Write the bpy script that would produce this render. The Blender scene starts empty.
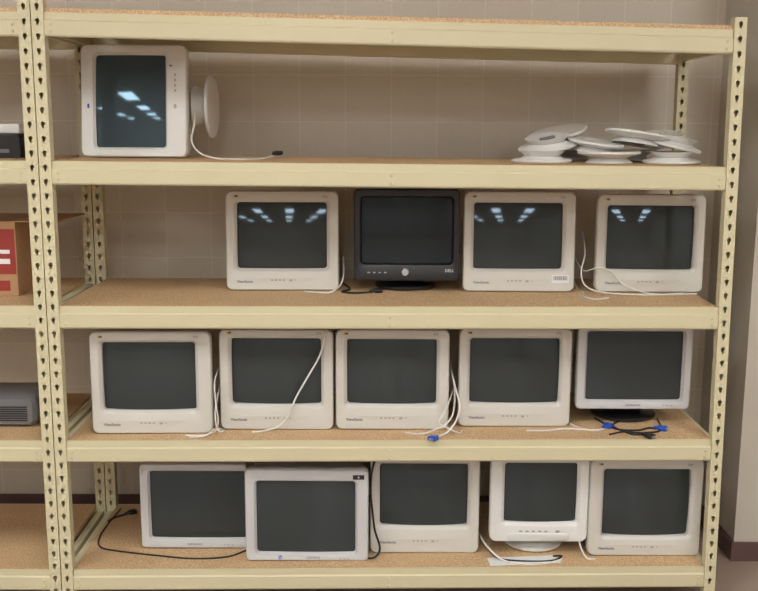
import bpy, bmesh, math, random
from mathutils import Matrix, Vector, Euler
random.seed(4)
D=bpy.data; SC=bpy.context.scene; COL=SC.collection
SC.view_settings.view_transform='Standard'
SC.view_settings.look='None'

# ------------------------------------------------------------------ materials
def srgb(r,g,b):
    def f(c):
        c/=255.0
        return c/12.92 if c<=0.04045 else ((c+0.055)/1.055)**2.4
    return (f(r),f(g),f(b),1.0)
def new_mat(name):
    m=D.materials.new(name); m.use_nodes=True
    nt=m.node_tree; b=nt.nodes['Principled BSDF']
    return m,nt,b
def plastic(name,col,rough=0.45,var=0.06,scale=6.0,metal=0.0,bump=0.0,bscale=400,spec=0.5):
    m,nt,b=new_mat(name)
    tc=nt.nodes.new('ShaderNodeTexCoord'); n=nt.nodes.new('ShaderNodeTexNoise')
    n.inputs['Scale'].default_value=scale; n.inputs['Detail'].default_value=4
    nt.links.new(tc.outputs['Object'],n.inputs['Vector'])
    mx=nt.nodes.new('ShaderNodeMix'); mx.data_type='RGBA'
    c=col; 
    mx.inputs[6].default_value=(c[0]*(1-var),c[1]*(1-var),c[2]*(1-var),1)
    mx.inputs[7].default_value=(min(1,c[0]*(1+var)),min(1,c[1]*(1+var)),min(1,c[2]*(1+var)),1)
    nt.links.new(n.outputs['Fac'],mx.inputs[0]); nt.links.new(mx.outputs[2],b.inputs['Base Color'])
    b.inputs['Roughness'].default_value=rough; b.inputs['Metallic'].default_value=metal
    b.inputs['Specular IOR Level'].default_value=spec
    if bump>0:
        n2=nt.nodes.new('ShaderNodeTexNoise'); n2.inputs['Scale'].default_value=bscale
        nt.links.new(tc.outputs['Object'],n2.inputs['Vector'])
        bp=nt.nodes.new('ShaderNodeBump'); bp.inputs['Strength'].default_value=bump; bp.inputs['Distance'].default_value=0.001
        nt.links.new(n2.outputs['Fac'],bp.inputs['Height']); nt.links.new(bp.outputs['Normal'],b.inputs['Normal'])
    return m
def board_mat():
    m,nt,b=new_mat('particle_board')
    tc=nt.nodes.new('ShaderNodeTexCoord')
    n=nt.nodes.new('ShaderNodeTexNoise'); n.inputs['Scale'].default_value=160; n.inputs['Detail'].default_value=3
    n3=nt.nodes.new('ShaderNodeTexNoise'); n3.inputs['Scale'].default_value=5; n3.inputs['Detail'].default_value=3
    nt.links.new(tc.outputs['Object'],n.inputs['Vector']); nt.links.new(tc.outputs['Object'],n3.inputs['Vector'])
    cr=nt.nodes.new('ShaderNodeValToRGB')
    cr.color_ramp.elements[0].position=0.35; cr.color_ramp.elements[0].color=srgb(192,154,110)
    cr.color_ramp.elements[1].position=0.68; cr.color_ramp.elements[1].color=srgb(234,202,158)
    nt.links.new(n.outputs['Fac'],cr.inputs['Fac'])
    mx=nt.nodes.new('ShaderNodeMix'); mx.data_type='RGBA'; mx.blend_type='MULTIPLY'; mx.inputs[0].default_value=0.22
    nt.links.new(cr.outputs['Color'],mx.inputs[6]); nt.links.new(n3.outputs['Fac'],mx.inputs[7])
    nt.links.new(mx.outputs[2],b.inputs['Base Color']); b.inputs['Roughness'].default_value=0.7
    return m
def wall_mat():
    m,nt,b=new_mat('glazed_block_wall')
    tc=nt.nodes.new('ShaderNodeTexCoord'); sp=nt.nodes.new('ShaderNodeSeparateXYZ'); cb=nt.nodes.new('ShaderNodeCombineXYZ')
    nt.links.new(tc.outputs['Object'],sp.inputs[0]); nt.links.new(sp.outputs['X'],cb.inputs['X']); nt.links.new(sp.outputs['Z'],cb.inputs['Y'])
    br=nt.nodes.new('ShaderNodeTexBrick'); br.offset=0.0
    br.inputs['Scale'].default_value=1.0; br.inputs['Brick Width'].default_value=0.205; br.inputs['Row Height'].default_value=0.205
    br.inputs['Mortar Size'].default_value=0.0022; br.inputs['Mortar Smooth'].default_value=0.3
    br.inputs['Color1'].default_value=srgb(220,209,191); br.inputs['Color2'].default_value=srgb(215,204,186); br.inputs['Mortar'].default_value=srgb(229,221,206)
    nt.links.new(cb.outputs[0],br.inputs['Vector'])
    n=nt.nodes.new('ShaderNodeTexNoise'); n.inputs['Scale'].default_value=90; nt.links.new(tc.outputs['Object'],n.inputs['Vector'])
    mx=nt.nodes.new('ShaderNodeMix'); mx.data_type='RGBA'; mx.blend_type='MULTIPLY'; mx.inputs[0].default_value=0.1
    nt.links.new(br.outputs['Color'],mx.inputs[6]); nt.links.new(n.outputs['Fac'],mx.inputs[7])
    nt.links.new(mx.outputs[2],b.inputs['Base Color'])
    b.inputs['Roughness'].default_value=0.4
    bp=nt.nodes.new('ShaderNodeBump'); bp.invert=True; bp.inputs['Strength'].default_value=0.3; bp.inputs['Distance'].default_value=0.001
    nt.links.new(br.outputs['Fac'],bp.inputs['Height']); nt.links.new(bp.outputs['Normal'],b.inputs['Normal'])
    return m
def screen_mat(name,col,rough=0.07,tint=(.6,.82,1,1),spec=.5):
    m,nt,b=new_mat(name)
    tc=nt.nodes.new('ShaderNodeTexCoord'); n=nt.nodes.new('ShaderNodeTexNoise'); n.inputs['Scale'].default_value=9
    nt.links.new(tc.outputs['Object'],n.inputs['Vector'])
    mr=nt.nodes.new('ShaderNodeMapRange'); mr.inputs['To Min'].default_value=rough*0.7; mr.inputs['To Max'].default_value=rough*1.3
    nt.links.new(n.outputs['Fac'],mr.inputs['Value']); nt.links.new(mr.outputs[0],b.inputs['Roughness'])
    b.inputs['Base Color'].default_value=col; b.inputs['Specular IOR Level'].default_value=spec
    b.inputs['Specular Tint'].default_value=tint
    return m
def emis_mat(name,col,s):
    m=D.materials.new(name); m.use_nodes=True; nt=m.node_tree
    nt.nodes.remove(nt.nodes['Principled BSDF'])
    e=nt.nodes.new('ShaderNodeEmission'); e.inputs['Color'].default_value=col; e.inputs['Strength'].default_value=s
    nt.links.new(e.outputs[0],nt.nodes['Material Output'].inputs[0]); return m

M_RACK=plastic('rack_enamel',srgb(207,199,164),0.42,0.04,3)
M_BOARD=board_mat(); M_WALL=wall_mat()
M_PAINT=plastic('painted_plaster',srgb(200,192,178),0.6,0.03,2,bump=0.15,bscale=120)
M_FLOOR=plastic('floor_vinyl',srgb(160,140,126),0.35,0.1,6)
M_CEIL=plastic('ceiling_tile',srgb(205,205,200),0.8,0.05,30)
M_BASEB=plastic('vinyl_baseboard',srgb(100,74,72),0.45)
M_BEIGE=plastic('beige_plastic',srgb(204,201,192),0.42,0.03,5)
M_SILV=plastic('pale_grey_plastic',srgb(198,198,198),0.4,0.03,5)
M_WHITE=plastic('white_plastic',srgb(220,219,214),0.4,0.03,5)
M_BLACK=plastic('black_plastic',srgb(24,24,27),0.35,0.05,5)
M_DARK=plastic('dark_recess',srgb(38,38,40),0.6)
M_SCR=screen_mat('crt_glass',srgb(58,60,59)); M_SCRD=screen_mat('dark_crt_glass',srgb(38,40,42))
M_SCRB=screen_mat('blue_coated_crt_glass',srgb(62,72,78),0.06,(.5,.8,1,1),.75)
M_BTN=plastic('button_grey',srgb(165,162,153),0.4)
M_TXT=plastic('grey_print',srgb(105,105,110),0.5); M_TXTW=plastic('white_print',srgb(225,225,225),0.5)
M_LED=plastic('green_indicator',srgb(60,110,60),0.3)
M_CABW=plastic('white_cable_rubber',srgb(222,220,214),0.45); M_CABB=plastic('black_cable_rubber',srgb(22,22,24),0.4)
M_BLUE=plastic('blue_connector_plastic',srgb(24,80,190),0.4); M_METAL=plastic('plated_metal',srgb(180,180,185),0.3,metal=1.0)
M_SILVER=plastic('silver_paint',srgb(188,190,196),0.3,metal=0.4)
M_CARD=plastic('cardboard',srgb(176,138,100),0.8,0.08,20); M_RED=plastic('red_print',srgb(150,52,42),0.6)
M_GREY=plastic('grey_plastic',srgb(112,112,114),0.4); M_YEL=plastic('yellow_print',srgb(220,180,50),0.5)
M_PAPER=plastic('paper',srgb(230,230,228),0.7); M_GREEN=plastic('green_print',srgb(60,130,80),0.5)
M_INK=plastic('dark_ink',srgb(30,30,34),0.6)

# ------------------------------------------------------------------ mesh helpers
def mk(name,bm,mat,parent=None,smooth=None,loc=None):
    me=D.meshes.new(name); bmesh.ops.recalc_face_normals(bm,faces=bm.faces); bm.to_mesh(me); bm.free()
    mats=mat if isinstance(mat,(list,tuple)) else [mat]
    for m in mats: me.materials.append(m)
    if smooth is not None:
        for p in me.polygons: p.use_smooth=True
        me.set_sharp_from_angle(angle=math.radians(smooth))
    o=D.objects.new(name,me); COL.objects.link(o)
    if parent: o.parent=parent
    if loc: o.location=loc
    return o
def empty(name,loc=(0,0,0),rot=(0,0,0)):
    e=D.objects.new(name,None); e.empty_display_size=0.05; COL.objects.link(e); e.location=loc; e.rotation_euler=rot; return e
def tag(o,label,cat,group=None):
    o['label']=label; o['category']=cat
    if group: o['group']=group
def box(bm,x0,x1,y0,y1,z0,z1,bev=0.0,mi=0):
    vs=[bm.verts.new((x,y,z)) for x in (x0,x1) for y in (y0,y1) for z in (z0,z1)]
    idx=[(0,1,3,2),(4,6,7,5),(0,4,5,1),(2,3,7,6),(0,2,6,4),(1,5,7,3)]
    fs=[bm.faces.new([vs[i] for i in f]) for f in idx]
    for f in fs: f.material_index=mi
    if bev>0:
        es=list({e for f in fs for e in f.edges})
        bmesh.ops.bevel(bm,geom=es,offset=bev,segments=2,profile=0.5,affect='EDGES')
def rrect(w,h,r,n=6):
    r=min(r,w/2-1e-4,h/2-1e-4); pts=[]
    for cx,cz,a0 in ((w/2-r,h/2-r,0),(-w/2+r,h/2-r,90),(-w/2+r,-h/2+r,180),(w/2-r,-h/2+r,270)):
        for i in range(n+1):
            a=math.radians(a0+90*i/n); pts.append((cx+r*math.cos(a),cz+r*math.sin(a)))
    return pts
def loft(bm,loops,cap0=False,cap1=False,mi=0,n=6,func=None):
    """loops: (w,h,r,y,cx,cz)"""
    rings=[]
    for w,h,r,y,cx,cz in loops:
        ring=[]
        for px,pz in rrect(w,h,r,n):
            p=[cx+px,y,cz+pz]
            if func: p=func(p)
            ring.append(bm.verts.new(p))
        rings.append(ring)
    for a,b in zip(rings,rings[1:]):
        for i in range(len(a)):
            j=(i+1)%len(a); f=bm.faces.new((a[i],a[j],b[j],b[i])); f.material_index=mi
    if cap0: bm.faces.new(rings[0]).material_index=mi
    if cap1: bm.faces.new(rings[-1]).material_index=mi
    return rings
def lathe(bm,prof,seg=40,mat=Matrix.Identity(4),mi=0):
    rings=[]
    for r,z in prof:
        if r<1e-6: rings.append([bm.verts.new(mat@Vector((0,0,z)))])
        else: rings.append([bm.verts.new(mat@Vector((r*math.cos(2*math.pi*i/seg),r*math.sin(2*math.pi*i/seg),z))) for i in range(seg)])
    for a,b in zip(rings,rings[1:]):
        for i in range(seg):
            j=(i+1)%seg
            if len(a)==1 and len(b)==1: continue
            if len(a)==1: f=bm.faces.new((a[0],b[i],b[j]))
            elif len(b)==1: f=bm.faces.new((a[i],a[j],b[0]))
            else: f=bm.faces.new((a[i],a[j],b[j],b[i]))
            f.material_index=mi
def text(name,body,size,loc,mat,parent,align='CENTER',bold=0.0):
    cu=D.curves.new('t','FONT'); cu.body=body; cu.size=size; cu.align_x=align; cu.align_y='CENTER'; cu.extrude=0.0004; cu.offset=bold
    t=D.objects.new('t',cu); COL.objects.link(t); bpy.context.view_layer.update()
    me=D.meshes.new_from_object(t.evaluated_get(bpy.context.evaluated_depsgraph_get()))
    D.objects.remove(t); me.transform(Matrix.Rotation(math.radians(90),4,'X'))
    me.materials.clear(); me.materials.append(mat)
    o=D.objects.new(name,me); COL.objects.link(o); o.parent=parent; o.location=loc; return o

# ------------------------------------------------------------------ room
def struct(o,l=None): o['kind']='structure'; return o
YB=0.92
def bx(name,x0,x1,y0,y1,z0,z1,mat,bev=0):
    bm=bmesh.new(); box(bm,x0,x1,y0,y1,z0,z1,bev); return mk(name,bm,mat)
CH=3.25
struct(bx('floor',-6.1,5.1,-14.1,1.05,-0.1,0,M_FLOOR))
struct(bx('ceiling',-6.1,5.1,-14.1,1.05,CH,CH+0.1,M_CEIL))
struct(bx('wall_back',-6,2.70,YB,YB+0.1,0,CH,M_WALL))
struct(bx('wall_right_return',2.70,4.95,0.40,YB+0.1,0,CH,M_PAINT))
struct(bx('wall_left',-6.1,-6.0,-14,YB+0.1,0,CH,M_PAINT))
struct(bx('wall_right',4.95,5.05,-14,YB+0.1,0,CH,M_PAINT))
struct(bx('wall_front',-6.1,5.1,-14.1,-14,0,CH,M_PAINT))
struct(bx('baseboard_return',2.688,4.95,0.39,0.40,0,0.085,M_BASEB))
struct(bx('baseboard_side',2.688,2.70,0.40,YB,0,0.085,M_BASEB))
struct(bx('baseboard_back',-6,2.688,YB-0.012,YB,0,0.085,M_BASEB))

# ceiling lights (2x4 ft troffers)
M_LAMP=emis_mat('fluorescent_diffuser',(0.97,0.97,0.97,1),17.5)
def troffer(x,y):
    e=empty('ceiling_light',(x,y,CH-0.001)); tag(e,'white recessed fluorescent ceiling light with a bright diffuser','ceiling light','fluorescent ceiling lights')
    bm=bmesh.new()
    for a in ((-.31,.31,-.62,-.60),(-.31,.31,.60,.62),(-.31,-.29,-.60,.60),(.29,.31,-.60,.60)): box(bm,a[0],a[1],a[2],a[3],-0.03,0)
    mk('housing',bm,M_WHITE,e)
    bm=bmesh.new(); box(bm,-.289,.289,-.599,.599,-0.02,-0.012); mk('diffuser',bm,M_LAMP,e)
for ix in range(4):
    for iy in range(5):
        troffer(-3.9+ix*2.4,-1.9-iy*2.5)

# ------------------------------------------------------------------ rack
ZL=[2.221,1.703,1.173,.656,.137]; ZR=[2.171,1.692,1.180,.6725,.1605]
def sz(i,x): return ZL[i]+(ZR[i]-ZL[i])*x/2.44
DEP=0.67; PW=0.043
def keyhole():
    pts=[]
    for k in range(24):
        a=2*math.pi*k/24
        c,s=math.cos(a),math.sin(a)
        r=0.0078
        x=r*c; z=r*s+0.004
        if s<-0.3:
            z=0.004+r*s-0.009*((-s-0.3)/0.7); x=r*c*0.75
        pts.append((x,z))
    return pts
KH=keyhole()
def post_mesh(height):
    bm=bmesh.new(); pitch=0.0508; n=int(height/pitch); w=PW
    off=(height-n*pitch)
    def rectpt(a,hw,hh):
        c,s=math.cos(a),math.sin(a); t=min(hw/abs(c) if abs(c)>1e-9 else 9,hh/abs(s) if abs(s)>1e-9 else 9); return (c*t,s*t)
    for i in range(n):
        cz=off+pitch*(i+0.5)
        inner=[bm.verts.new((w/2+x,0,cz+z)) for x,z in KH]
        inb=[bm.verts.new((w/2+x,0.003,cz+z)) for x,z in KH]
        outer=[bm.verts.new((w/2+p[0],0,cz+p[1])) for p in [rectpt(2*math.pi*k/24+0.0,w/2,pitch/2) for k in range(24)]]
        for k in range(24):
            j=(k+1)%24
            bm.faces.new((inner[k],inner[j],outer[j],outer[k]))
            bm.faces.new((inner[k],inner[j],inb[j],inb[k]))
            a,b=outer[k].co,outer[j].co
            if abs(a.x-b.x)>1e-5 and abs(a.z-b.z)>1e-5:
                cx=a.x if abs(abs(a.x-w/2)-w/2)<1e-6 else b.x
                czz=a.z if abs(abs(a.z-cz)-pitch/2)<1e-6 else b.z
                v=bm.verts.new((cx,0,czz)); bm.faces.new((outer[k],outer[j],v))
    if off>0.001: 
        f=[bm.verts.new(p) for p in ((0,0,0),(w,0,0),(w,0,off),(0,0,off))]; bm.faces.new(f)
    d=0.04
    for q in (((0,0,0),(0,d,0),(0,d,height),(0,0,height)),((w,0,0),(w,d,0),(w,d,height),(w,0,height)),((0,d,0),(w,d,0),(w,d,height),(0,d,height)),((0,0,height),(w,0,height),(w,d,height),(0,d,height))):
        bm.faces.new([bm.verts.new(p) for p in q])
    bmesh.ops.remove_doubles(bm,verts=bm.verts,dist=1e-5)
    me=D.meshes.new('post'); bm.to_mesh(me); bm.free(); me.materials.append(M_RACK); return me
def zfun(x0,x1,zl,zr,x): return zl+(zr-zl)*(x-x0)/(x1-x0)
def rack(X0,X1,zls,zrs,hl,hr,label,lean=0.0):
    """lean: how far the right-hand posts lean inward at 2.2 m"""
    r=empty('storage_rack',(0,0,0)); tag(r,label,'shelving','steel storage racks')
    def xr(z): return X1-lean*z/2.2
    for side,x,h in ((0,X0-PW,hl),(1,X1,hr)):
        me=post_mesh(h)
        for y in (-0.008,DEP-0.036):
            o=D.objects.new('post',me); COL.objects.link(o); o.parent=r; o.location=(x,y,0)
            if side: o.rotation_euler=(0,-math.atan(lean/2.2),0)
        for i in range(5):
            z=(zrs if side else zls)[i]; xx=x if not side else xr(z)
            bm=bmesh.new(); box(bm,xx+0.004,xx+0.034,0.034,DEP-0.038,z-0.07,z-0.02,0.002); mk('side_tie',bm,M_RACK,r)
    for i in range(5):
        up=0.014 if i==0 else 0.0
        XE=xr(zrs[i])
        zf=lambda x:zfun(X0,X1,zls[i],zrs[i],x)
        prof=[(0,-.001),(0,-.026),(-.006,-.031),(-.006,-.078),(-.002,-.084),(.03,-.084),(.03,-.018),(.006,-.018),(.006,-.001)]
        for side in (0,1):
            bm=bmesh.new(); ends=[]
            for x in (X0+0.001,XE-0.001):
                ends.append([bm.verts.new((x,(py if side==0 else DEP-0.004-py),zf(x)+pz)) for py,pz in prof])
            a,b=ends
            for k in range(len(prof)):
                j=(k+1)%len(prof); bm.faces.new((a[k],a[j],b[j],b[k]))
            bm.faces.new(a); bm.faces.new(b)
            if side==0:
                for rx,rz in ((X0+0.022,-.043),(X0+0.022,-.067),(XE-0.022,-.043),(XE-0.022,-.067),((X0+X1)/2,-.041),((X0+X1)/2,-.07)):
                    mt=Matrix.Translation((rx,-0.006,zf(rx)+rz))@Matrix.Rotation(math.radians(90),4,'X')
                    lathe(bm,[(0.006,-0.0005),(0.0055,0.002),(0.003,0.0035),(0,0.004)],12,mt)
            mk('beam',bm,M_RACK,r)
        bm=bmesh.new(); vs=[]
        ya,yb=(0.0075,DEP-0.012)
        for x in (X0+0.001,XE-0.001):
            z=zf(x)+up
            vs.append([bm.verts.new(p) for p in ((x,ya,z),(x,yb,z),(x,yb,z-.016),(x,ya,z-.016))])
        for k in range(4):
            j=(k+1)%4; bm.faces.new((vs[0][k],vs[0][j],vs[1][j],vs[1][k]))
        bm.faces.new(vs[0]); bm.faces.new(vs[1]); mk('shelf_board',bm,M_BOARD,r)
        n=3 if X1-X0>2 else 1
        for k in range(n):
            x=X0+(X1-X0)*(k+1)/(n+1)-0.1
            z=zf(x)+up-0.017
            bm=bmesh.new(); box(bm,x-.02,x+.02,0.031,DEP-0.035,z-.035,z,0.003); mk('cross_support',bm,M_RACK,r)
    return r
rack(0,2.44,ZL,ZR,2.262,2.212,'tall pale yellow steel rack with five particle board shelves',.022)
XN=-PW-0.004-PW
rack(XN-1.25,XN,ZL,[z for z in ZL],2.262,2.262,'neighbouring pale yellow steel rack with particle board shelves')

# ------------------------------------------------------------------ monitors
GRP='crt monitors stored on the rack'
def screen_mesh(w,h,yc,R,cx,cz,nx=24,nz=18):
    bm=bmesh.new(); g=[]
    for i in range(nx+1):
        col=[]
        for j in range(nz+1):
            x=w*(i/nx-.5); z=h*(j/nz-.5); col.append(bm.verts.new((cx+x,yc+(x*x+z*z)/(2*R),cz+z)))
        g.append(col)
    for i in range(nx):
        for j in range(nz): bm.faces.new((g[i][j],g[i+1][j],g[i+1][j+1],g[i][j+1]))
    return bm
def buttons(e,y,z,xs,w=.012,h=.005,mat=None,name='button',r=None):
    for x in xs:
        bm=bmesh.new(); rr=r or h/2
        loft(bm,[(w,h,rr,0.001,0,0),(w,h,rr,-.0015,0,0),(w-.002,h-.002,rr,-.0025,0,0)],cap1=True,n=4)
        mk(name,bm,mat or M_BTN,e,40,(x,y,z))
def stand_parts(e,mat,rad=.125,neck=.05,loc=(0,.17,0),rx=1.0,sub=None):
    s=empty('stand',loc); s.parent=e
    bm=bmesh.new(); zb=-neck
    lathe(bm,[(0,zb),(rad*.96,zb),(rad,zb+.004),(rad,zb+.012),(rad*.9,zb+.018),(rad*.62,zb+.024),(0,zb+.025)],48,Matrix.Diagonal((rx,1,1,1)))
    mk('base_disc',bm,mat,s,35)
    bm=bmesh.new(); lathe(bm,[(rad*.5,zb+.02),(rad*.62,zb+neck*.75),(rad*.66,zb+neck+.004),(0,zb+neck+.006)],40,Matrix.Diagonal((rx,1,1,1)))
    mk('swivel_neck',bm,mat,s,35)
    return s
def monitor(label,x0,x1,z0,T,sx0,sx1,sz0,sz1,y,style='vs',tilt=0,yaw=0,depth=.37,mat=None,scr=None,R=.8,bez_z=0.0,lean=0,rot=None,stand=None):
    w=x1-x0; h=T-z0-bez_z; cx=(x0+x1)/2
    if rot is None:
        e=empty('crt_monitor',(cx,y,z0),(-math.radians(tilt),math.radians(lean),math.radians(yaw)))
    else: e=empty('crt_monitor',rot[0],rot[1])
    tag(e,label,'monitor',GRP)
    mat=mat or M_BEIGE; scr=scr or M_SCR
    czb=bez_z+h/2; scx=(sx0+sx1)/2-cx; scz=(sz0+sz1)/2-z0; sw=sx1-sx0; sh=sz1-sz0
    rc=.018 if style in('dell','flat','hp') else .024
    bow=.010 if style in('vs','small') else .004
    def bf(p):
        u=(p[0])/(w/2); v=(p[2]-czb)/(h/2)
        if max(abs(u),abs(v))>0.93:
            p=[p[0]+math.copysign(1,u)*bow*.5*(1-v*v)*(abs(u)>.9), p[1], p[2]+math.copysign(1,v)*bow*(1-u*u)*(abs(v)>.9 and (v>0 or bez_z>0.001)) ]
        return p
    bm=bmesh.new()
    g=.010 if style in('vs','small') else .007
    loft(bm,[(w-.016,h-.016,rc,.062,0,czb),(w-.006,h-.006,rc,.055,0,czb),(w-.002,h-.002,rc,.03,0,czb),(w,h,rc,.012,0,czb),(w-.003,h-.003,rc,.004,0,czb),(w-.010,h-.010,rc-.003,.0,0,czb),
             (sw+2*g+.006,sh+2*g+.006,.022,.0,scx,scz),(sw+2*g,sh+2*g,.02,.0015,scx,scz),(sw+.004,sh+.004,.014,.013,scx,scz),(sw,sh,.012,.015,scx,scz),(sw-.001,sh-.001,.012,.055,scx,scz)],n=8,func=bf)
    mk('bezel',bm,mat,e,38)
    mk('screen',screen_mesh(sw+.004,sh+.004,.008 if R<2 else .013,R,scx,scz),scr,e,60)
    hz=czb
    bm=bmesh.new()
    loft(bm,[(w-.020,h-.020,.02,.058,0,hz),(w-.026,h-.03,.025,.07,0,hz),(w-.03,h-.035,.03,.15,0,hz+.001),(w*.84,h*.84,.04,.20,0,hz+.004),(w*.70,h*.70,.045,depth-.06,0,hz+.008),(w*.64,h*.62,.04,depth-.01,0,hz+.010),(w*.60,h*.58,.04,depth,0,hz+.010)],cap1=True,n=8)
    mk('rear_shell',bm,mat,e,35)
    bm=bmesh.new()
    for k in range(7): box(bm,-w*.3,w*.3,.09+k*.012,.095+k*.012,hz+h/2-.0185,hz+h/2-.0165)
    mk('vent_slots',bm,M_DARK,e)
    lowz=bez_z+(sz0-z0-bez_z)*.45
    if style=='vs':
        bm=bmesh.new(); n=20; pw=w*.30
        top=[];bot=[]
        for k in range(n+1):
            t=-1+2*k/n
            top.append(bm.verts.new((pw*t,-.0016,lowz+.012))); bot.append(bm.verts.new((pw*t,-.0016,lowz+.012-.026*(1-t*t)-.001)))
        for k in range(n): bm.faces.new((top[k],top[k+1],bot[k+1],bot[k]))
        ex=bmesh.ops.extrude_face_region(bm,geom=list(bm.faces)); 
        for v in [q for q in ex['geom'] if isinstance(q,bmesh.types.BMVert)]: v.co.y=.002
        mk('control_panel',bm,mat,e)
        buttons(e,-.001,lowz+.003,[-.042,-.026,-.010,.006],.010,.006)
        buttons(e,-.001,lowz+.002,[.034],.014,.009,name='power_button')
        buttons(e,-.001,lowz+.003,[.052],.005,.003,M_LED,'indicator_light')
        text('brand_lettering','ViewSonic',.0155,(-w*.335,-.0008,lowz-.004),M_TXT,e,bold=.0003)
        text('model_lettering','E70',.012,(w*.38,-.0008,sz1-z0+.022),M_TXT,e)
        for k,(m,dx) in enumerate(((M_YEL,-.006),(M_RED,0),(M_GREEN,.006))):
            bm=bmesh.new()
            pts=[(-.003,-.004),(.003,-.004),(.0035,.001),(.001,.005),(-.002,.004),(-.0035,0)]
            bm.faces.new([bm.verts.new((a,0,b)) for a,b in pts]); 
            ex=bmesh.ops.extrude_face_region(bm,geom=list(bm.faces))
            for v in [q for q in ex['geom'] if isinstance(q,bmesh.types.BMVert)]: v.co.y=-.0008
            mk('emblem',bm,m,e,None,(-w*.41+dx,-.0001,sz1-z0+.024))
    elif style=='dell':
        bm=bmesh.new(); lathe(bm,[(.015,0),(.015,.006),(.012,.010),(0,.011)],28,Matrix.Rotation(math.radians(90),4,'X')); mk('power_button',bm,M_SILVER,e,40,(-.005,.001,bez_z+.036))
        buttons(e,0,bez_z+.034,[-.15,-.128,-.106,-.084],.011,.005,M_SILVER)
        buttons(e,0,bez_z+.052,[.03],.006,.004,M_LED,'indicator_light')
        text('brand_lettering','DELL',.016,(.17,-.0008,bez_z+.042),M_TXTW,e)
    elif style=='hp':
        bm=bmesh.new(); lathe(bm,[(.008,0),(.008,.0008),(0,.001)],24,Matrix.Rotation(math.radians(90),4,'X')); mk('emblem',bm,M_BLUE,e,40,(-w*.22,.0002,bez_z+.016))
        text('brand_lettering','hp',.012,(-w*.22,-.001,bez_z+.0165),M_TXTW,e)
        text('model_lettering','COMPAQ',.012,(w*.05,-.0008,bez_z+.015),M_TXT,e)
        buttons(e,0,bez_z+.012,[.13,.146,.162],.008,.004)
        bm=bmesh.new(); box(bm,-.022,.022,-.001,.0005,-.009,.009,0); mk('sticker',bm,M_DARK,e,None,(w*.42,0,sz1-z0+.021))
        text('sticker_lettering','e',.016,(w*.42,-.0014,sz1-z0+.022),M_TXTW,e)
    elif style=='flat':
        text('brand_lettering','SAMSUNG',.013,(0,-.0008,bez_z+.018),M_TXT,e)
        buttons(e,0,bez_z+.017,[.12,.136,.152],.008,.004)
    elif style=='small':
        buttons(e,0,bez_z+.043,[-.07,-.045,-.02,.005,.03],.014,.007)
        buttons(e,0,bez_z+.043,[.075],.018,.010,name='power_button')
        bm=bmesh.new(); loft(bm,[(w*.62,.030,.014,.002,0,bez_z+.020),(w*.62,.030,.014,-.003,0,bez_z+.020),(w*.60,.026,.012,-.005,0,bez_z+.020)],cap1=True); mk('control_panel',bm,mat,e,35)
    return e

VS='beige crt monitor with dark curved screen, '
# second row
monitor(VS+'reflecting ceiling lights',.566,1.016,1.177,1.574,.609,.968,1.265,1.530,.335,tilt=3.4,yaw=1,R=.95)
dell=monitor('black crt monitor with round silver power button on swivel stand',1.077,1.495,1.178,1.587,1.109,1.465,1.294,1.552,.30,'dell',tilt=1,mat=M_BLACK,scr=M_SCRD,R=1.6,bez_z=.045)
stand_parts(dell,M_BLACK,.125,.043,(0,.15,.047))
md=monitor('beige crt monitor with barcode sticker below the screen',1.512,1.955,1.180,1.577,1.553,1.906,1.271,1.534,.310,tilt=3.2,yaw=-1,R=.95)
monitor(VS+'beside looped white cable',2.038,2.462,1.181,1.569,2.080,2.423,1.272,1.526,.300,tilt=2,yaw=-2)
bm=bmesh.new(); box(bm,-.034,.034,-.001,0,-.016,.016); s=mk('barcode_sticker',bm,M_PAPER,md,None,(.165,-.0022,.052))
bm=bmesh.new(); x=-.028
while x<.028:
    ww=random.choice((.0012,.002,.003)); box(bm,x,x+ww,-.0003,0,-.004,.012); x+=ww+random.choice((.0015,.0025))
o=mk('barcode_stripes',bm,M_INK,md,None,(.165,-.0033,.052))
# third row
monitor(VS+'ending the row',.080,.538,.659,1.060,.123,.477,.750,1.017,.078,tilt=.3,yaw=1.5)
monitor(VS+'white cable draped over',.563,1.001,.662,1.060,.608,.955,.762,1.024,.125,tilt=.2)
monitor(VS+'beside coiled white cables',1.012,1.449,.665,1.062,1.055,1.402,.765,1.023,.122,tilt=.3)
monitor(VS+'among similar monitors',1.490,1.927,.668,1.061,1.533,1.883,.761,1.021,.157,tilt=.2)
mj=monitor('pale grey flat-faced crt monitor on a black stand',1.953,2.403,.672,1.066,1.993,2.368,.770,1.046,.180,'flat',mat=M_SILV,R=4,bez_z=.062)
stand_parts(mj,M_BLACK,.13,.060,(0,.15,.063))
# bottom row
monitor('pale grey crt monitor with thin frame and flat screen',.222,.655,.144,.500,.262,.648,.184,.467,.181,'flat',mat=M_SILV,R=3,depth=.36)
monitor('pale grey crt monitor, small blue emblem, pulled forward',.660,1.140,.147,.522,.703,1.089,.179,.472,.060,'hp',mat=M_SILV,R=3)
monitor('beige crt monitor with curved screen beside hanging black cable',1.146,1.578,.151,.560,1.184,1.533,.262,.520,.128,tilt=.5)
mn=monitor('small white crt monitor on a round swivel base',1.618,2.003,.154,.566,1.674,1.959,.29,.535,.102,'small',mat=M_WHITE,bez_z=.060,depth=.34)
stand_parts(mn,M_WHITE,.12,.058,(0,.14,.063))
monitor('beige crt monitor with curved screen ending the bottom row',2.006,2.447,.159,.558,2.062,2.403,.238,.513,.094,tilt=.5,yaw=0)
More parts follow.
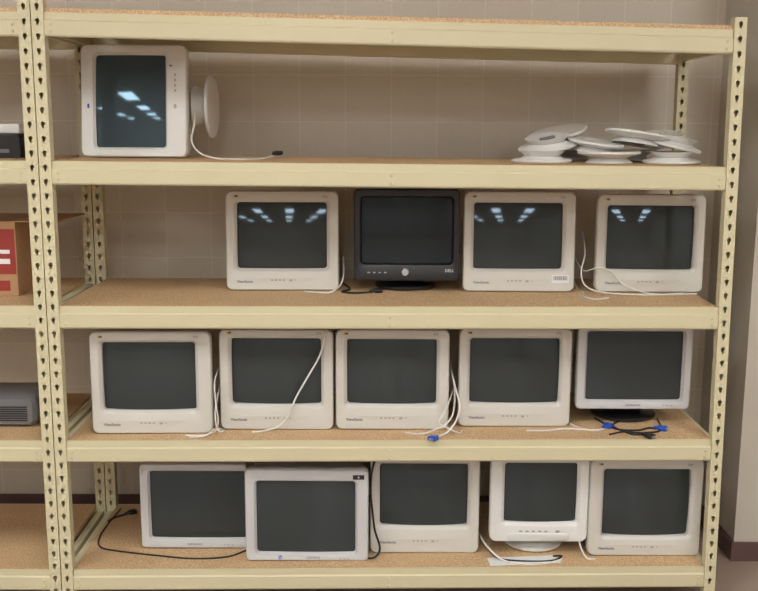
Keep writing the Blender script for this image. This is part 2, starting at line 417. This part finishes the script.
# monitor lying on its side (bottom towards +x)
wA=.432; hA=.415
RA=(Matrix.Rotation(math.radians(-2.5),4,'Z')@Matrix.Rotation(math.radians(-6),4,'X')@Matrix.Rotation(math.radians(-90),4,'Y')).to_euler()
ma=monitor('white crt monitor lying on its side with swivel stand attached',-wA/2,wA/2,0,hA,-.178,.178,.085,.361,0,'vsA',mat=M_WHITE,scr=M_SCRB,R=1.3,depth=.40,
   rot=((.430,.318,1.706+wA/2),RA))
buttons(ma,0,.045,[.04,.06,.08,.10],.010,.006); buttons(ma,0,.045,[-.02],.018,.010,name='power_button')
buttons(ma,0,.062,[.135],.006,.012,M_TXT,'emblem')
buttons(ma,0,.385,[-.02],.018,.008,M_BLUE,'emblem')
stand_parts(ma,M_WHITE,.125,.07,(0,.19,.005))

# ------------------------------------------------------------------ pile of loose stands
def loose_stand(x,y,z,rx,ry,rz,flip,label,r=.118):
    e=empty('monitor_stand',(x-.025,y,z),(math.radians(rx),math.radians(ry),math.radians(rz))); tag(e,label,'monitor stand','loose swivel stands piled on the upper shelf')
    s=-1 if flip else 1
    bm=bmesh.new(); mt=Matrix.Diagonal((1,.92,s,1))
    lathe(bm,[(0,.005),(r*.9,.003),(r*.96,0),(r,.003),(r,.009),(r*.95,.013),(r*.66,.019),(r*.62,.023),(0,.024)],44,mt); mk('base_disc',bm,M_WHITE,e,35)
    bm=bmesh.new(); lathe(bm,[(r*.52,.021),(r*.66,.034),(r*.76,.044),(r*.73,.045),(r*.5,.036),(0,.031)],40,mt); mk('swivel_cup',bm,M_WHITE,e,35)
    bm=bmesh.new(); (box(bm,-.03,.03,-.008,.008,.031,.043) if s>0 else box(bm,-.03,.03,-.008,.008,-.043,-.031)); mk('latch',bm,M_GREY,e)
zp=1.694
U='white round monitor swivel stand lying upright'; F='white round monitor swivel stand turned upside down'
LP='white swivel stand lying atop the pile'
loose_stand(1.83,.28,zp+.001,0,0,10,False,U)
loose_stand(2.08,.24,zp+.046,0,0,40,True,'upside-down white swivel stand, flat disc on top',.125)
loose_stand(2.32,.24,zp+.000,0,0,70,False,U)
loose_stand(1.97,.50,zp+.000,0,0,0,False,U)
loose_stand(2.22,.50,zp+.046,0,0,0,True,F)
loose_stand(1.86,.32,zp+.056,5,-10,20,False,'white round monitor swivel stand tilted on the pile')
loose_stand(2.04,.30,zp+.085,6,7,0,True,LP,.11)
loose_stand(2.21,.32,zp+.112,-4,9,0,True,'white swivel stand leaning across the pile',.130)
loose_stand(1.91,.42,zp+.118,10,-13,0,True,LP,.12)
loose_stand(2.33,.42,zp+.070,3,-7,60,False,LP,.115)
loose_stand(2.35,.30,zp+.058,7,12,10,False,LP,.10)

# ------------------------------------------------------------------ cables
def crom(P,n=8):
    P=[Vector(p) for p in P]; Q=[2*P[0]-P[1]]+P+[2*P[-1]-P[-2]]; out=[]
    for i in range(1,len(Q)-2):
        a,b,c,d=Q[i-1:i+3]
        for k in range(n):
            t=k/n; out.append(.5*((2*b)+(-a+c)*t+(2*a-5*b+4*c-d)*t*t+(-a+3*b-3*c+d)*t**3))
    out.append(P[-1]); return out
def cable(pts,mat,label,r=.0032,plug=None,plugmat=None):
    S=crom(pts); bm=bmesh.new(); rings=[]; up=Vector((0,0,1))
    for i,p in enumerate(S):
        t=(S[min(i+1,len(S)-1)]-S[max(i-1,0)]).normalized()
        a=t.cross(up)
        if a.length<.1: a=t.cross(Vector((0,1,0)))
        a.normalize(); b=t.cross(a).normalized()
        if rings:
            a=(la-t*la.dot(t)).normalized(); b=t.cross(a)
        la=a
        rings.append([bm.verts.new(p+a*r*math.cos(k*math.pi/4)+b*r*math.sin(k*math.pi/4)) for k in range(8)])
    for A,B in zip(rings,rings[1:]):
        for k in range(8): bm.faces.new((A[k],A[(k+1)%8],B[(k+1)%8],B[k]))
    bm.faces.new(rings[0]); bm.faces.new(rings[-1])
    o=mk('cable',bm,mat,None,50); tag(o,label,'cable')
    if plug:
        d=(S[-1]-S[-3]).normalized(); q=d.to_track_quat('Y','Z')
        bm=bmesh.new()
        loft(bm,[(.010,.010,.004,-.012,0,0),(.012,.011,.005,0,0,0),(.034,.015,.005,.012,0,0),(.036,.016,.005,.036,0,0),(.034,.014,.004,.038,0,0)],cap0=True,cap1=True,n=3)
        pl=mk('plug',bm,plugmat or mat,o,35); pl.rotation_mode='QUATERNION'; pl.rotation_quaternion=q; pl.location=S[-1]+Vector((0,0,.005))
        bm=bmesh.new(); loft(bm,[(.018,.009,.003,.036,0,0),(.018,.009,.003,.044,0,0)],cap1=True,n=3); mk('connector_shell',bm,M_METAL,pl,35)
    return o
def on(i,x): return sz(i,x)+.0036
def P(i,x,y,dz=0): return (x,y,on(i,x)+dz)
cable([(.445,.40,1.88),(.455,.33,1.83),(.45,.29,1.77),P(1,.49,.25,.02),P(1,.56,.25),P(1,.66,.22),P(1,.72,.30),P(1,.76,.38,.01)],M_CABW,'white monitor cable trailing over the upper shelf',.0035,True,M_DARK)
cable([(1.03,.45,1.30),P(2,1.035,.36,.06),P(2,1.02,.32,.02),P(2,.98,.28),P(2,.93,.29),P(2,.88,.31)],M_CABW,'white cable beside a beige monitor')
cable([P(2,1.03,.50),P(2,1.06,.36),P(2,1.03,.30),P(2,1.08,.27),P(2,1.15,.29)],M_CABB,'short black cable on the shelf',.0045,True,M_CABB)
cable([(2.02,.5,1.40),(2.0,.34,1.33),(1.975,.28,1.27),(1.99,.27,1.215),P(2,2.05,.24,.01),P(2,2.2,.24),P(2,2.36,.25),P(2,2.43,.26)],M_CABW,'white cable looping in front of a beige monitor')
cable([(1.99,.52,1.30),(2.0,.36,1.26),(2.04,.27,1.285),(2.09,.285,1.27),(2.14,.285,1.22),P(2,2.2,.265,.012),P(2,2.27,.25),P(2,2.38,.275)],M_CABW,'white cable hanging beside a beige monitor')
cable([(1.98,.60,1.25),P(2,1.985,.40),P(2,1.99,.28),P(2,1.97,.20),P(2,2.0,.14),P(2,2.06,.16)],M_CABW,'white cable end curled on the shelf')
# third row
cable([(.565,.38,.95),(.555,.25,.90),(.545,.12,.86),(.56,.05,.78),(.565,.06,.72),P(3,.55,.07,.01),P(3,.50,.05),P(3,.44,.05)],M_CABW,'white cable hanging at the side of a monitor')
cable([(.55,.30,.84),(.553,.14,.80),(.552,.07,.74),P(3,.565,.05,.02),P(3,.585,.07,.012),P(3,.57,.12),P(3,.55,.07,.02),P(3,.52,.03,.006),P(3,.46,.025)],M_CABW,'white cable coiled at the side of a monitor')
cable([(.99,.25,1.064),(.985,.17,1.066),(.975,.12,1.055),(.963,.112,1.00),(.945,.11,.95),(.905,.107,.88),(.86,.105,.80),(.83,.10,.73),(.79,.095,.685),P(3,.73,.09,.004),P(3,.69,.085)],M_CABW,'white cable draped down the front of a monitor',.0036)
cable([(1.47,.36,.86),(1.475,.17,.80),(1.465,.10,.74),(1.44,.07,.71),P(3,1.40,.06,.02),P(3,1.34,.06),P(3,1.28,.08)],M_CABW,'white cable looping between monitors')
cable([(1.46,.30,.90),(1.47,.13,.85),(1.49,.10,.77),(1.475,.08,.715),P(3,1.44,.05,.01),P(3,1.41,.035),P(3,1.395,.012)],M_CABW,'white monitor cable with blue connector',.0038,True,M_BLUE)
cable([(1.48,.26,.80),(1.45,.10,.79),(1.43,.08,.75),(1.41,.07,.71),P(3,1.45,.06,.02),P(3,1.49,.07),P(3,1.50,.10)],M_CABW,'white cable curled between monitors')
cable([P(3,1.93,.20),P(3,1.97,.12),P(3,2.02,.10),P(3,2.06,.13)],M_CABW,'grey cable with blue connector on the shelf',.0038,True,M_BLUE)
cable([P(3,2.05,.26),P(3,2.10,.12),P(3,2.18,.10),P(3,2.23,.13),P(3,2.26,.12)],M_CABB,'black monitor cable with blue connector',.004,True,M_BLUE)
cable([P(3,2.16,.25),P(3,2.10,.16),P(3,2.14,.06),P(3,2.18,.045),P(3,2.19,.035)],M_CABB,'black power cable with plug on the shelf',.004,True,M_CABB)
cable([P(3,2.3,.25),P(3,2.27,.10),P(3,2.19,.07),P(3,2.12,.08),P(3,2.06,.05)],M_CABB,'black cable curled under a monitor',.0035)
cable([P(3,1.75,.10),P(3,1.83,.10),P(3,1.90,.12),P(3,1.98,.11)],M_CABW,'white cable lying in front of a monitor')
# bottom row
cable([P(4,.03,.60),P(4,.02,.44),P(4,.00+.02,.30),P(4,.05,.20),P(4,.13,.16),P(4,.30,.115),P(4,.45,.085),P(4,.58,.10),P(4,.65,.16)],M_CABB,'long black power cable lying on the bottom shelf',.0036)
cable([P(4,.012,.46),P(4,.03,.50),P(4,.06,.53),P(4,.075,.54)],M_CABB,'black cable with connector near the rear post',.0045,True,M_BLACK)
cable([(1.20,.30,.568),(1.17,.14,.55),(1.152,.10,.50),(1.148,.10,.42),(1.155,.10,.34),(1.165,.10,.26),P(4,1.185,.09,.04),P(4,1.17,.075,.01),P(4,1.14,.08),P(4,1.12,.12)],M_CABB,'thick black cable hanging between monitors',.0045)
cable([P(4,1.60,.30),P(4,1.62,.10,.02),P(4,1.66,.06,.004),P(4,1.76,.045),P(4,1.86,.05),P(4,1.90,.07,.01),P(4,1.87,.09)],M_CABB,'black cable coiled around a swivel base',.0038)
cable([P(4,1.58,.25,.05),P(4,1.61,.09,.04),P(4,1.67,.04,.006),P(4,1.75,.02),P(4,1.84,.03),P(4,1.9,.06)],M_CABW,'white cable coiled around a swivel base',.0038)
cable([P(4,1.99,.30,.1),P(4,1.975,.12,.06),P(4,1.98,.09,.03),P(4,2.0,.07),P(4,2.03,.06)],M_CABW,'white cable beside a small monitor',.0035)
bm=bmesh.new(); box(bm,-.13,.15,-.035,.035,0,.0008); p=mk('paper_sheet',bm,M_PAPER,None,None,(1.74,.055,sz(4,1.74)+.0018)); p.rotation_euler=(0,math.radians(-.55),math.radians(5)); tag(p,'white paper sheet under the small monitor','paper')

# ------------------------------------------------------------------ items on neighbouring rack
e=empty('printer',(-.40,.22,1.7035)); tag(e,'black desktop printer with a white paper tray','printer')
bm=bmesh.new(); loft(bm,[(.42,.085,.01,0,0,.0425),(.43,.09,.015,.01,0,.046),(.43,.09,.015,.24,0,.046),(.42,.085,.01,.25,0,.0425)],cap0=True,cap1=True); mk('body',bm,M_BLACK,e,35)
bm=bmesh.new(); box(bm,-.16,.205,.02,.2,.092,.13,.006); mk('paper_tray',bm,M_WHITE,e,35)
bm=bmesh.new(); box(bm,-.17,.17,-.004,.001,.02,.034,.001); mk('paper_slot',bm,M_GREY,e)
e=empty('cardboard_box',(-.42,.20,1.1745)); tag(e,'open brown cardboard box with red and white print','box')
bw,bh,bd=.40,.29,.34; t=.005
for nm,a in (('side_panel',(-bw/2,bw/2,0,t,0,bh)),('side_panel',(-bw/2,bw/2,bd-t,bd,0,bh)),('side_panel',(-bw/2,-bw/2+t,t,bd-t,0,bh)),('side_panel',(bw/2-t,bw/2,t,bd-t,0,bh)),('bottom_panel',(-bw/2+t,bw/2-t,t,bd-t,0,t))):
    bm=bmesh.new(); box(bm,*a); mk(nm,bm,M_CARD,e)
bm=bmesh.new(); box(bm,bw/2,bw/2+.17,t,bd-t,bh-.004,bh+.001); o=mk('flap',bm,M_CARD,e)
bm=bmesh.new(); box(bm,-bw/2+.01,bw/2-.004,-.0012,-.0002,.085,bh-.03); mk('printed_panel',bm,M_RED,e)
bm=bmesh.new(); box(bm,-bw/2+.01,bw/2-.03,-.0012,-.0002,.02,.06); mk('printed_band',bm,M_RED,e)
bm=bmesh.new(); box(bm,bw/2-.10,bw/2-.025,-.0022,-.0012,.125,.145); box(bm,bw/2-.08,bw/2-.025,-.0022,-.0012,.165,.18); mk('white_label',bm,M_PAPER,e)
e=empty('projector',(-.33,.16,.6575)); tag(e,'silver grey projector with dark grille','projector')
bm=bmesh.new(); loft(bm,[(.30,.10,.02,.0,0,.062),(.33,.115,.03,.015,0,.062),(.34,.12,.035,.10,0,.065),(.33,.115,.03,.23,0,.062),(.31,.10,.02,.25,0,.062)],cap0=True,cap1=True,n=8); mk('body',bm,M_GREY,e,35)
bm=bmesh.new()
for k in range(7): box(bm,.02,.13,-.002,.001,.025+k*.009,.030+k*.009)
mk('grille',bm,M_DARK,e)
bm=bmesh.new(); lathe(bm,[(.045,0),(.045,.02),(.036,.022),(.034,.012),(0,.006)],32,Matrix.Translation((-.08,.003,.065))@Matrix.Rotation(math.radians(90),4,'X')); mk('lens',bm,M_DARK,e,35)
bm=bmesh.new()
for sx_ in (-.12,.12):
    for sy_ in (.04,.2): lathe(bm,[(0,0),(.012,0),(.012,.006),(0,.012)],14,Matrix.Translation((sx_,sy_,0)))
mk('feet',bm,M_BLACK,e)

# ------------------------------------------------------------------ world + camera
w=D.worlds.new('room_world'); SC.world=w; w.use_nodes=True
w.node_tree.nodes['Background'].inputs[0].default_value=(.8,.85,.9,1); w.node_tree.nodes['Background'].inputs[1].default_value=.1
def Rm(yaw,pitch,roll):
    f=Vector((math.sin(yaw)*math.cos(pitch),math.cos(yaw)*math.cos(pitch),math.sin(pitch)))
    r=Vector((math.cos(yaw),-math.sin(yaw),0)); u=r.cross(f)
    c,s=math.cos(roll),math.sin(roll); return c*r+s*u,-s*r+c*u,f
r,u,f=Rm(.0018,-.1743,.0046)
cd=D.cameras.new('camera'); cam=D.objects.new('camera',cd); COL.objects.link(cam)
m=Matrix(((r.x,u.x,-f.x,1.1705),(r.y,u.y,-f.y,-3.572),(r.z,u.z,-f.z,1.8464),(0,0,0,1)))
cam.matrix_world=m; cd.sensor_width=36; cd.lens=986.8/758*36; cd.clip_start=.05; cd.clip_end=60
SC.camera=cam
